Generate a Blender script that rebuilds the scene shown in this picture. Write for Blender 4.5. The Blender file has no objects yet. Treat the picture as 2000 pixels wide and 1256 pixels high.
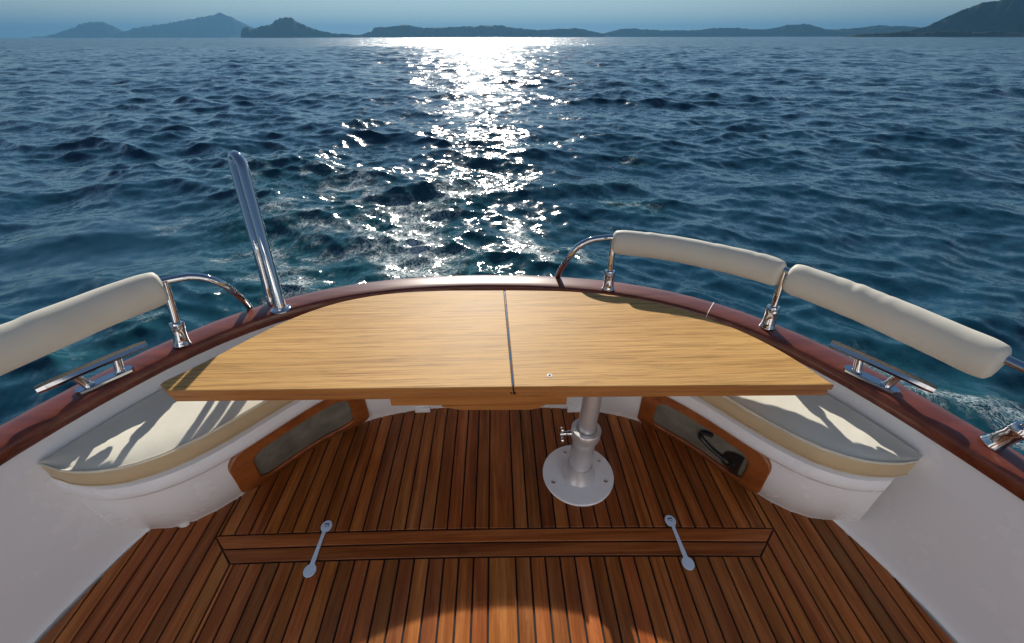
import bpy, bmesh, math, random
import numpy as np
from mathutils import Vector, Matrix

# ------------------------------------------------------------------ camera, sky, sun, exposure
scene = bpy.context.scene
COL = scene.collection

SUN_AZ = math.radians(-2.8)      # measured from the boat's axis (+Y, astern), negative = to port in the picture
SUN_EL = math.radians(28.3)

cam_d = bpy.data.cameras.new('camera')
cam_d.sensor_width = 36.0
cam_d.lens = 820.0 / 2000.0 * 36.0
cam_d.clip_start = 0.02
cam_d.clip_end = 60000.0
cam = bpy.data.objects.new('camera', cam_d)
COL.objects.link(cam)
cam.location = (0.0, 0.0, 1.55)
PITCH = math.atan2(556.0, 820.0)
cam.rotation_euler = (math.pi / 2 - PITCH, math.radians(0.09), math.radians(-2.08))
scene.camera = cam

world = bpy.data.worlds.new('World')
scene.world = world
world.use_nodes = True
wn = world.node_tree
for n in list(wn.nodes):
    wn.nodes.remove(n)
w_out = wn.nodes.new('ShaderNodeOutputWorld')
w_bg = wn.nodes.new('ShaderNodeBackground')
w_sky = wn.nodes.new('ShaderNodeTexSky')
w_sky.sky_type = 'NISHITA'
w_sky.sun_disc = False
w_sky.sun_elevation = SUN_EL
w_sky.sun_rotation = SUN_AZ
w_sky.altitude = 0.0
w_sky.air_density = 1.0
w_sky.dust_density = 0.0
w_sky.ozone_density = 2.6
w_bg.inputs['Strength'].default_value = 0.058
wn.links.new(w_sky.outputs['Color'], w_bg.inputs['Color'])
wn.links.new(w_bg.outputs['Background'], w_out.inputs['Surface'])

sun_d = bpy.data.lights.new('sun', 'SUN')
sun_d.energy = 4.8
sun_d.angle = math.radians(0.6)
sun_d.color = (1.0, 0.93, 0.82)
sun = bpy.data.objects.new('sun', sun_d)
COL.objects.link(sun)
sdir = Vector((math.sin(SUN_AZ) * math.cos(SUN_EL), math.cos(SUN_AZ) * math.cos(SUN_EL), math.sin(SUN_EL)))
sun.rotation_euler = sdir.to_track_quat('Z', 'Y').to_euler()
sun.location = (0, 8, 12)

scene.view_settings.view_transform = 'Standard'
scene.view_settings.look = 'None'
scene.view_settings.exposure = 0.5
scene.view_settings.gamma = 1.0
scene.view_settings.use_curve_mapping = False
scene.render.engine = 'CYCLES'
scene.cycles.use_denoising = True
scene.cycles.max_bounces = 8
scene.cycles.glossy_bounces = 5
scene.cycles.volume_bounces = 1
scene.cycles.sample_clamp_indirect = 6.0

random.seed(7)
rng = np.random.default_rng(11)

# ------------------------------------------------------------------ small helpers
def tag(o, label=None, cat=None, group=None, kind=None):
    if label: o['label'] = label
    if cat: o['category'] = cat
    if group: o['group'] = group
    if kind: o['kind'] = kind
    return o

def link(o, parent=None):
    COL.objects.link(o)
    if parent is not None: o.parent = parent
    return o

def empty(name, label, cat, loc=(0, 0, 0), group=None):
    o = bpy.data.objects.new(name, None)
    o.empty_display_size = 0.1
    o.location = loc
    link(o)
    return tag(o, label, cat, group)

def mesh(name, V, Fc, mat, parent=None, smooth=False, mats=None, fmat=None, local=None):
    """One mesh object from vertices given in boat coordinates."""
    me = bpy.data.meshes.new(name)
    L = Vector((0, 0, 0)); q = parent
    while q is not None: L = L + Vector(q.location); q = q.parent
    if L.length > 0: V = [(v[0] - L[0], v[1] - L[1], v[2] - L[2]) for v in V]
    me.from_pydata([tuple(map(float, v)) for v in V], [], [tuple(map(int, f)) for f in Fc])
    bm = bmesh.new(); bm.from_mesh(me)
    bmesh.ops.recalc_face_normals(bm, faces=bm.faces)
    bm.to_mesh(me); bm.free()
    me.materials.append(mat)
    for m in (mats or []): me.materials.append(m)
    if fmat is not None:
        me.polygons.foreach_set('material_index', fmat)
    if smooth:
        me.polygons.foreach_set('use_smooth', [True] * len(me.polygons))
        try: me.set_sharp_from_angle(angle=math.radians(38))
        except Exception: pass
    me.update()
    o = bpy.data.objects.new(name, me)
    return link(o, parent)

class MB:
    """Collects shapes for one mesh object."""
    def __init__(s): s.V = []; s.F = []
    def add(s, V, Fc):
        b = len(s.V); s.V += [tuple(v) for v in V]; s.F += [tuple(i + b for i in f) for f in Fc]
        return s
    def build(s, name, mat, parent=None, smooth=True): return mesh(name, s.V, s.F, mat, parent, smooth)

def tube_geo(P, r, seg=14, caps=True, squash=None):
    """Tube along a polyline; r a number or a list; squash=(a,b) scales the section along (side, up)."""
    P = [Vector(p) for p in P]; n = len(P)
    R = r if hasattr(r, '__len__') else [r] * n
    T = []
    for i in range(n):
        t = (P[min(i + 1, n - 1)] - P[max(i - 1, 0)]); T.append(t.normalized())
    up = Vector((0, 0, 1)) if abs(T[0].z) < 0.9 else Vector((0, 1, 0))
    u = (up - T[0] * up.dot(T[0])).normalized()
    V = []; F = []
    for i in range(n):
        if i: 
            u = (u - T[i] * u.dot(T[i])).normalized()
        w = T[i].cross(u)
        a, b = squash or (1, 1)
        for k in range(seg):
            th = 2 * math.pi * k / seg
            V.append(P[i] + (w * math.cos(th) * a + u * math.sin(th) * b) * R[i])
    for i in range(n - 1):
        for k in range(seg):
            k2 = (k + 1) % seg
            F.append((i * seg + k, i * seg + k2, (i + 1) * seg + k2, (i + 1) * seg + k))
    if caps:
        F.append(tuple(range(seg))[::-1]); F.append(tuple((n - 1) * seg + k for k in range(seg)))
    return V, F

def lathe_geo(prof, c, axis=Vector((0, 0, 1)), seg=40):
    """Profile of (radius, height) turned about axis through c."""
    axis = Vector(axis).normalized(); c = Vector(c)
    q = axis.to_track_quat('Z', 'Y')
    V = []; F = []
    for (r, h) in prof:
        for k in range(seg):
            th = 2 * math.pi * k / seg
            V.append(c + q @ Vector((r * math.cos(th), r * math.sin(th), h)))
    m = len(prof)
    for i in range(m - 1):
        for k in range(seg):
            k2 = (k + 1) % seg
            F.append((i * seg + k, i * seg + k2, (i + 1) * seg + k2, (i + 1) * seg + k))
    F.append(tuple(range(seg))[::-1]); F.append(tuple((m - 1) * seg + k for k in range(seg)))
    return V, F

def loft_geo(rings, closed=True, caps=False):
    n = len(rings); m = len(rings[0]); V = [v for r in rings for v in r]; F = []
    for i in range(n - 1):
        for k in range(m if closed else m - 1):
            k2 = (k + 1) % m
            F.append((i * m + k, i * m + k2, (i + 1) * m + k2, (i + 1) * m + k))
    if caps:
        F.append(tuple(range(m))[::-1]); F.append(tuple((n - 1) * m + k for k in range(m)))
    return V, F

def prism_geo(poly, z0, z1, bev=0.0):
    """Prism over a plan polygon with a small chamfer on the upper edge."""
    poly = [Vector((p[0], p[1])) for p in poly]; n = len(poly)
    area = sum(poly[i].x * poly[(i + 1) % n].y - poly[(i + 1) % n].x * poly[i].y for i in range(n))
    if area < 0: poly = poly[::-1]
    rings = [[(p.x, p.y, z0) for p in poly]]
    if bev > 0:
        ins = []
        for i in range(n):
            a, b, c = poly[i - 1], poly[i], poly[(i + 1) % n]
            e1 = (b - a); e2 = (c - b)
            if e1.length < 1e-7 or e2.length < 1e-7: ins.append(b.copy()); continue
            e1.normalize(); e2.normalize()
            n1 = Vector((-e1.y, e1.x)); n2 = Vector((-e2.y, e2.x)); m = (n1 + n2)
            if m.length < 1e-6: ins.append(b + n1 * bev); continue
            m.normalize(); ins.append(b + m * (bev / max(0.35, m.dot(n1))))
        rings += [[(p.x, p.y, z1 - bev) for p in poly], [(p.x, p.y, z1) for p in ins]]
    else:
        rings += [[(p.x, p.y, z1) for p in poly]]
    return loft_geo(rings, True, True)

def spline(P, n):
    """Catmull-Rom through points, n samples in all."""
    P = np.array(P, float); Q = np.vstack([2 * P[0] - P[1], P, 2 * P[-1] - P[-2]])
    out = []
    for t in np.linspace(0, len(P) - 1 - 1e-9, n):
        i = int(t); f = t - i; a, b, c, d = Q[i:i + 4]
        out.append(0.5 * ((2 * b) + (-a + c) * f + (2 * a - 5 * b + 4 * c - d) * f * f + (-a + 3 * b - 3 * c + d) * f ** 3))
    return [tuple(p) for p in out]

def resample(P, n):
    P = np.array(P, float); d = np.r_[0, np.cumsum(np.linalg.norm(np.diff(P, axis=0), axis=1))]
    t = np.linspace(0, d[-1], n)
    return np.stack([np.interp(t, d, P[:, k]) for k in range(P.shape[1])], 1)

def offset(P, d):
    """Plan curve moved inboard by d (number or per-point list); curves run port -> stern -> starboard."""
    P = np.array(P, float); T = np.gradient(P, axis=0); T /= np.hypot(T[:, 0], T[:, 1])[:, None]
    N = np.c_[T[:, 1], -T[:, 0]]
    d = np.array(d, float) if hasattr(d, '__len__') else np.full(len(P), float(d))
    return P + N * d[:, None]

# ------------------------------------------------------------------ materials
class NT:
    def __init__(s, name):
        s.m = bpy.data.materials.new(name); s.m.use_nodes = True; s.t = s.m.node_tree
        s.b = s.t.nodes['Principled BSDF']; s.out = s.t.nodes['Material Output']
    def n(s, typ, **kw):
        nd = s.t.nodes.new(typ)
        for k, v in kw.items():
            if k.startswith('i_'):
                key = k[2:]
                nd.inputs[int(key) if key.isdigit() else key.replace('_', ' ')].default_value = v
            else: setattr(nd, k, v)
        return nd
    def l(s, a, b): s.t.links.new(a, b)
    def set(s, **kw):
        for k, v in kw.items(): s.b.inputs[k.replace('_', ' ')].default_value = v
    def ramp(s, fac, stops, interp='LINEAR'):
        r = s.n('ShaderNodeValToRGB'); r.color_ramp.interpolation = interp
        e = r.color_ramp.elements
        while len(e) < len(stops): e.new(0.5)
        for el, (p, c) in zip(e, stops):
            el.position = p; el.color = (*c, 1) if len(c) == 3 else c
        s.l(fac, r.inputs['Fac']); return r
    def math(s, op, a, b=None, c=None, clamp=False):
        nd = s.n('ShaderNodeMath', operation=op, use_clamp=clamp)
        for i, x in enumerate((a, b, c)):
            if x is None: continue
            if isinstance(x, (int, float)): nd.inputs[i].default_value = x
            else: s.l(x, nd.inputs[i])
        return nd.outputs[0]
    def mix(s, fac, a, b, blend='MIX'):
        nd = s.n('ShaderNodeMix', data_type='RGBA', blend_type=blend)
        for sock, x in ((nd.inputs[0], fac), (nd.inputs[6], a), (nd.inputs[7], b)):
            if isinstance(x, (int, float)): sock.default_value = x
            elif isinstance(x, tuple): sock.default_value = (*x, 1) if len(x) == 3 else x
            else: s.l(x, sock)
        return nd.outputs[2]
    def coords(s, scale=(1, 1, 1), loc=None, kind='Object'):
        tc = s.n('ShaderNodeTexCoord'); mp = s.n('ShaderNodeMapping')
        mp.inputs['Scale'].default_value = scale
        s.l(tc.outputs[kind], mp.inputs['Vector'])
        if loc is not None: s.l(loc, mp.inputs['Location'])
        return mp.outputs['Vector']
    def noise(s, vec, scale, detail=4, rough=0.55, dist=0.0):
        nd = s.n('ShaderNodeTexNoise', i_Scale=scale, i_Detail=detail, i_Roughness=rough, i_Distortion=dist)
        s.l(vec, nd.inputs['Vector']); return nd
    def bump(s, h, strength, dist):
        nd = s.n('ShaderNodeBump', i_Strength=strength, i_Distance=dist)
        s.l(h, nd.inputs['Height']); s.l(nd.outputs['Normal'], s.b.inputs['Normal']); return nd

def wood(name, dark, mid, light, axis='Y', grain=1.0, rough=(0.3, 0.5), coat=0.0, coat_rough=0.1, seedobj=True, bump=0.15, line=None, spec=0.4, wear=0.0, stretch=None, warp=0.35):
    t = NT(name)
    oi = t.n('ShaderNodeObjectInfo')
    sep = t.n('ShaderNodeSeparateColor'); t.l(oi.outputs['Color'], sep.inputs['Color'])
    shift = None
    if seedobj:
        cb = t.n('ShaderNodeCombineXYZ')
        for k, f in enumerate((37.0, 91.0, 53.0)):
            t.l(t.math('MULTIPLY', sep.outputs['Blue'], f), cb.inputs[k])
        shift = cb.outputs['Vector']
    sc = {'Y': (1, 0.06, 1), 'X': (0.045, 1, 1)}[axis]
    if stretch: sc = tuple(stretch if a < 1 else a for a in sc)
    v = t.coords(sc, shift)
    n1 = t.noise(v, 34 * grain, 6, 0.62, warp)
    n2 = t.noise(v, 150 * grain, 3, 0.6)
    n3 = t.noise(t.coords((1, 0.35, 1) if axis == 'Y' else (0.35, 1, 1), shift), 5, 3, 0.5)
    f = t.math('ADD', t.math('MULTIPLY', n1.outputs['Fac'], 0.72), t.math('MULTIPLY', n2.outputs['Fac'], 0.28))
    rp = t.ramp(f, [(0.30, dark), (0.50, mid), (0.70, light)])
    c = rp.outputs['Color']
    if line:     # fine dark growth-ring streaks
        v2 = t.coords((0.03, 1, 1) if axis == 'X' else (1, 0.03, 1), shift)
        ln = t.noise(v2, line, 5, 0.7, 0.8)
        k = t.ramp(ln.outputs['Fac'], [(0.40, (0.55, 0.55, 0.55)), (0.50, (1, 1, 1))])
        c = t.mix(0.75, c, k.outputs['Color'], 'MULTIPLY')
    blot = t.ramp(n3.outputs['Fac'], [(0.32, (0.86, 0.845, 0.83)), (0.66, (1.06, 1.05, 1.03))])
    c = t.mix(0.8, c, blot.outputs['Color'], 'MULTIPLY')
    if seedobj:  # board-to-board tone, carried by the object's own colour
        hs = t.n('ShaderNodeHueSaturation')
        t.l(c, hs.inputs['Color'])
        t.l(t.math('ADD', t.math('MULTIPLY', sep.outputs['Red'], 1.15), 0.43), hs.inputs['Value'])
        t.l(t.math('ADD', t.math('MULTIPLY', sep.outputs['Green'], 0.012), 0.494), hs.inputs['Hue'])
        c = hs.outputs['Color']
    if wear:     # weathered, slightly greyed streaks and dark spots of its own
        w1 = t.noise(t.coords((1, 0.25, 1) if axis == 'Y' else (0.25, 1, 1)), 4.2, 7, 0.68, 0.6)
        k1 = t.ramp(w1.outputs['Fac'], [(0.50, (0, 0, 0)), (0.74, (1, 1, 1))])
        c = t.mix(t.math('MULTIPLY', k1.outputs['Color'], wear * 0.55), c, (0.38, 0.225, 0.115))
        w2 = t.noise(t.coords((1, 0.5, 1)), 23, 5, 0.7, 0.4)
        k2 = t.ramp(w2.outputs['Fac'], [(0.30, (0.40, 0.37, 0.35)), (0.40, (1, 1, 1))])
        c = t.mix(wear, c, k2.outputs['Color'], 'MULTIPLY')
    t.l(c, t.b.inputs['Base Color'])
    rr = t.n('ShaderNodeMapRange', i_3=rough[0], i_4=rough[1])
    t.l(n1.outputs['Fac'], rr.inputs[0]); t.l(rr.outputs[0], t.b.inputs['Roughness'])
    t.set(Specular_IOR_Level=spec)
    if coat: t.set(Coat_Weight=coat, Coat_Roughness=coat_rough, Coat_IOR=1.5)
    if bump: t.bump(f, bump, 0.002)
    return t.m

def painted(name, col, rough, met):
    t = NT(name); n = t.noise(t.coords(), 50, 4, 0.6)
    r = t.ramp(n.outputs['Fac'], [(0.3, tuple(c * 0.95 for c in col)), (0.7, col)]); t.l(r.outputs['Color'], t.b.inputs['Base Color'])
    t.set(Metallic=met, Roughness=rough, Specular_IOR_Level=0.6); return t.m

def metal(name, col, rough, wear=0.03):
    t = NT(name); t.set(Metallic=1.0, Base_Color=(*col, 1))
    n = t.noise(t.coords(), 40, 4, 0.6)
    rr = t.n('ShaderNodeMapRange', i_3=max(0.01, rough - wear), i_4=rough + wear)
    t.l(n.outputs['Fac'], rr.inputs[0]); t.l(rr.outputs[0], t.b.inputs['Roughness'])
    return t.m

def gelcoat(name, col):
    t = NT(name)
    n = t.noise(t.coords(), 2.6, 4, 0.55)
    r = t.ramp(n.outputs['Fac'], [(0.3, tuple(c * 0.975 for c in col)), (0.7, col)])
    sc = t.noise(t.coords((1, 1, 0.35)), 7, 8, 0.72, 1.2); sk = t.ramp(sc.outputs['Fac'], [(0.62, (0, 0, 0)), (0.80, (1, 1, 1))])
    t.l(t.mix(t.math('MULTIPLY', sk.outputs['Color'], 0.0), r.outputs['Color'], (0.46, 0.43, 0.38)), t.b.inputs['Base Color'])
    n2 = t.noise(t.coords(), 9, 3, 0.5)
    rr = t.n('ShaderNodeMapRange', i_3=0.25, i_4=0.29); t.l(n2.outputs['Fac'], rr.inputs[0]); t.l(rr.outputs[0], t.b.inputs['Roughness'])
    t.set(Coat_Weight=0.2, Coat_Roughness=0.2)
    pass
    return t.m

def vinyl(name, col, dirt=0.12):
    t = NT(name)
    n = t.noise(t.coords(), 6, 5, 0.6)
    r = t.ramp(n.outputs['Fac'], [(0.3, tuple(c * (1 - dirt) for c in col)), (0.7, col)])
    t.l(r.outputs['Color'], t.b.inputs['Base Color'])
    vo = t.n('ShaderNodeTexVoronoi', i_Scale=700.0); t.l(t.coords(), vo.inputs['Vector'])
    n2 = t.noise(t.coords(), 14, 3, 0.5)
    h = t.math('ADD', t.math('MULTIPLY', vo.outputs['Distance'], 0.05), n2.outputs['Fac'])
    t.bump(h, 0.12, 0.006)
    t.set(Roughness=0.52, Specular_IOR_Level=0.35, Sheen_Weight=0.08)
    return t.m

def plain(name, col, rough, spec=0.5, nscale=30, var=0.15):
    t = NT(name)
    n = t.noise(t.coords(), nscale, 4, 0.6)
    r = t.ramp(n.outputs['Fac'], [(0.3, tuple(c * (1 - var) for c in col)), (0.7, tuple(min(1, c * (1 + var)) for c in col))])
    t.l(r.outputs['Color'], t.b.inputs['Base Color']); t.set(Roughness=rough, Specular_IOR_Level=spec)
    return t.m

M_TEAK = wood('oiled_teak', (0.105, 0.026, 0.0055), (0.265, 0.079, 0.0165), (0.440, 0.168, 0.050), 'Y', 0.8, (0.26, 0.48), bump=0.4, spec=0.28, wear=0.4)
M_TEAKX = wood('oiled_teak_crosswise', (0.105, 0.026, 0.0055), (0.265, 0.079, 0.0165), (0.440, 0.168, 0.050), 'X', 0.8, (0.26, 0.48), bump=0.4, spec=0.28, wear=0.4)
M_TABLE = wood('blond_table_wood', (0.35, 0.170, 0.050), (0.55, 0.310, 0.100), (0.65, 0.395, 0.145), 'X', 2.5, (0.50, 0.62), seedobj=True, bump=0.08, line=140, spec=0.2, stretch=0.02, warp=0.12)
M_TEDGE = wood('table_edge_wood', (0.20, 0.072, 0.017), (0.36, 0.145, 0.037), (0.48, 0.215, 0.062), 'X', 0.8, (0.3, 0.45), coat=0.3, coat_rough=0.2, seedobj=False, bump=0.08)
M_MAHOG = wood('varnished_mahogany', (0.070, 0.015, 0.007), (0.130, 0.029, 0.013), (0.195, 0.048, 0.022), 'X', 0.45, (0.30, 0.42), coat=0.55, coat_rough=0.12, seedobj=False, bump=0.06)
M_LOCKER = wood('locker_frame_wood', (0.16, 0.042, 0.010), (0.27, 0.078, 0.018), (0.36, 0.115, 0.028), 'X', 0.5, (0.35, 0.5), coat=0.2, coat_rough=0.25, seedobj=False, bump=0.06)
M_CAULK = plain('black_caulk', (0.008, 0.008, 0.008), 0.6, 0.3)
M_WHITE = gelcoat('white_gelcoat', (0.795, 0.805, 0.83))
M_PLASTIC = plain('white_plastic', (0.7, 0.69, 0.68), 0.35)
M_SEAL = plain('white_sealant', (0.75, 0.72, 0.68), 0.5)
M_CREAM = vinyl('cream_vinyl', (0.74, 0.71, 0.60))
M_TAN = vinyl('tan_vinyl_border', (0.55, 0.42, 0.25))
M_PIPING = vinyl('piping_vinyl', (0.66, 0.62, 0.50))
M_ROLL = vinyl('off_white_vinyl', (0.64, 0.605, 0.51), 0.08)
M_STEEL = metal('polished_stainless', (0.56, 0.56, 0.57), 0.055, 0.02)
M_ALU = painted('brushed_aluminium', (0.74, 0.745, 0.75), 0.30, 0.62)
M_ALUP = painted('satin_anodised_plate', (0.84, 0.87, 0.91), 0.28, 0.0)
M_STRAP = painted('sky_tinted_strap', (0.60, 0.76, 0.96), 0.30, 0.0)  # blue of the sky's reflection painted into the straps' base colour
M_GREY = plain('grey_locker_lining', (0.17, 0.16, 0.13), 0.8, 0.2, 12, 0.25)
M_BLACK = plain('black_rubber', (0.012, 0.012, 0.012), 0.4, 0.5)
M_GLASS = plain('dark_tinted_glass', (0.015, 0.02, 0.022), 0.05, 0.6)
M_DARK = plain('dark_slot', (0.02, 0.02, 0.022), 0.6, 0.3)
# ------------------------------------------------------------------ open water
SEA_Z = -0.42
def sea_material():
    t = NT('sea_water')
    geo = t.n('ShaderNodeNewGeometry')
    at_l = t.n('ShaderNodeAttribute', attribute_name='unresolved')
    at_w = t.n('ShaderNodeAttribute', attribute_name='wake')
    lost = at_l.outputs['Fac']; wake = at_w.outputs['Fac']
    pos = geo.outputs['Position']
    def slope(scale, amp, stretch=(1, 1, 1), detail=3.0):
        mp = t.n('ShaderNodeMapping'); mp.inputs['Scale'].default_value = stretch; t.l(pos, mp.inputs['Vector'])
        nz = t.noise(mp.outputs['Vector'], scale, detail, 0.55)
        sub = t.n('ShaderNodeVectorMath', operation='SUBTRACT'); t.l(nz.outputs['Color'], sub.inputs[0]); sub.inputs[1].default_value = (0.5, 0.5, 0.5)
        sc = t.n('ShaderNodeVectorMath', operation='SCALE'); t.l(sub.outputs[0], sc.inputs[0])
        if isinstance(amp, (int, float)): sc.inputs['Scale'].default_value = amp
        else: t.l(amp, sc.inputs['Scale'])
        return sc.outputs[0]
    at_c = t.n('ShaderNodeAttribute', attribute_name='calm')
    gust = t.noise(pos, 0.035, 3, 0.5)
    g = t.n('ShaderNodeMapRange', i_1=0.35, i_2=0.65, i_3=0.65, i_4=1.25); t.l(gust.outputs['Fac'], g.inputs[0])
    gg = t.math('MULTIPLY', g.outputs[0], t.math('MULTIPLY_ADD', at_c.outputs['Fac'], -0.75, 1.0))
    S = [slope(26.0, t.math('MULTIPLY', gg, RIP1)), slope(8.0, t.math('MULTIPLY', gg, RIP2)),
         slope(2.2, t.math('MULTIPLY', t.math('MULTIPLY_ADD', lost, 1.5, 0.0), g.outputs[0]), (0.8, 1, 1), 4),
         slope(0.5, t.math('MULTIPLY', t.math('POWER', lost, 2.0), 1.6), (0.7, 1, 1), 4),
         slope(14.0, t.math('MULTIPLY', wake, 1.3), (1, 1, 1), 5)]
    cur = S[0]
    for s_ in S[1:]:
        ad = t.n('ShaderNodeVectorMath', operation='ADD'); t.l(cur, ad.inputs[0]); t.l(s_, ad.inputs[1]); cur = ad.outputs[0]
    fl = t.n('ShaderNodeVectorMath', operation='MULTIPLY'); t.l(cur, fl.inputs[0]); fl.inputs[1].default_value = (1, 1, 0)
    nn = t.n('ShaderNodeVectorMath', operation='ADD'); t.l(geo.outputs['Normal'], nn.inputs[0]); t.l(fl.outputs[0], nn.inputs[1])
    no = t.n('ShaderNodeVectorMath', operation='NORMALIZE'); t.l(nn.outputs[0], no.inputs[0])
    t.l(no.outputs[0], t.b.inputs['Normal'])
    t.set(IOR=1.333, Specular_IOR_Level=0.5)
    # body colour: deep blue-green, milkier where the wake has stirred air into it
    body = t.mix(t.math('MULTIPLY', wake, 0.75, clamp=True), WATER_DEEP, WATER_WAKE)
    t.l(body, t.b.inputs['Base Color'])
    rr = t.n('ShaderNodeMapRange', i_3=0.06, i_4=0.18); t.l(lost, rr.inputs[0])
    fr = t.noise(pos, 7.0, 4, 0.65); fm = t.n('ShaderNodeMapRange', i_1=0.42, i_2=0.66, i_3=0.0, i_4=0.11); t.l(fr.outputs['Fac'], fm.inputs[0])
    t.l(t.math('ADD', rr.outputs[0], fm.outputs[0]), t.b.inputs['Roughness'])
    # foam: lacy threads and clots where the wake attribute is high
    mp = t.n('ShaderNodeMapping'); mp.inputs['Scale'].default_value = (1, 0.8, 1); t.l(pos, mp.inputs['Vector'])
    wn_ = t.noise(mp.outputs['Vector'], 3.2, 5, 0.6)
    wv = t.n('ShaderNodeVectorMath', operation='SCALE', i_Scale=0.55); t.l(wn_.outputs['Color'], wv.inputs[0])
    wa = t.n('ShaderNodeVectorMath', operation='ADD'); t.l(mp.outputs['Vector'], wa.inputs[0]); t.l(wv.outputs[0], wa.inputs[1])
    vo = t.n('ShaderNodeTexVoronoi', feature='DISTANCE_TO_EDGE', i_Scale=9.5); t.l(wa.outputs[0], vo.inputs['Vector'])
    vo2 = t.n('ShaderNodeTexVoronoi', feature='DISTANCE_TO_EDGE', i_Scale=27.0); t.l(wa.outputs[0], vo2.inputs['Vector'])
    lace1 = t.n('ShaderNodeMapRange', i_1=0.0, i_2=0.085, i_3=1.0, i_4=0.0, interpolation_type='SMOOTHSTEP'); t.l(vo.outputs['Distance'], lace1.inputs[0])
    lace2 = t.n('ShaderNodeMapRange', i_1=0.0, i_2=0.10, i_3=1.0, i_4=0.0, interpolation_type='SMOOTHSTEP'); t.l(vo2.outputs['Distance'], lace2.inputs[0])
    lace = t.math('MAXIMUM', lace1.outputs[0], t.math('MULTIPLY', lace2.outputs[0], 0.8))
    pat = t.noise(pos, 1.5, 6, 0.62, 0.4)
    lvl = t.math('ADD', wake, t.math('MULTIPLY', t.math('SUBTRACT', pat.outputs['Fac'], 0.53), 3.0))
    a = t.n('ShaderNodeMapRange', i_1=0.42, i_2=0.95, interpolation_type='SMOOTHSTEP'); t.l(lvl, a.inputs[0])
    b = t.n('ShaderNodeMapRange', i_1=1.0, i_2=1.5, interpolation_type='SMOOTHSTEP'); t.l(lvl, b.inputs[0])
    gate = t.n('ShaderNodeMapRange', i_1=0.03, i_2=0.15); t.l(wake, gate.inputs[0])
    foam = t.math('MULTIPLY', t.math('ADD', t.math('MULTIPLY', a.outputs[0], lace), t.math('MULTIPLY', b.outputs[0], 0.5), clamp=True), gate.outputs[0], clamp=True)
    fo = t.n('ShaderNodeBsdfPrincipled'); fo.inputs['Base Color'].default_value = (0.72, 0.76, 0.77, 1); fo.inputs['Roughness'].default_value = 0.6
    t.l(no.outputs[0], fo.inputs['Normal'])
    mx = t.n('ShaderNodeMixShader'); t.l(t.math('MULTIPLY', foam, 0.68), mx.inputs[0]); t.l(t.b.outputs[0], mx.inputs[1]); t.l(fo.outputs[0], mx.inputs[2])
    t.l(mx.outputs[0], t.out.inputs['Surface'])
    return t.m
RIP1, RIP2 = 0.32, 0.46
WATER_DEEP, WATER_WAKE = (0.006, 0.043, 0.072), (0.014, 0.085, 0.088)

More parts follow.
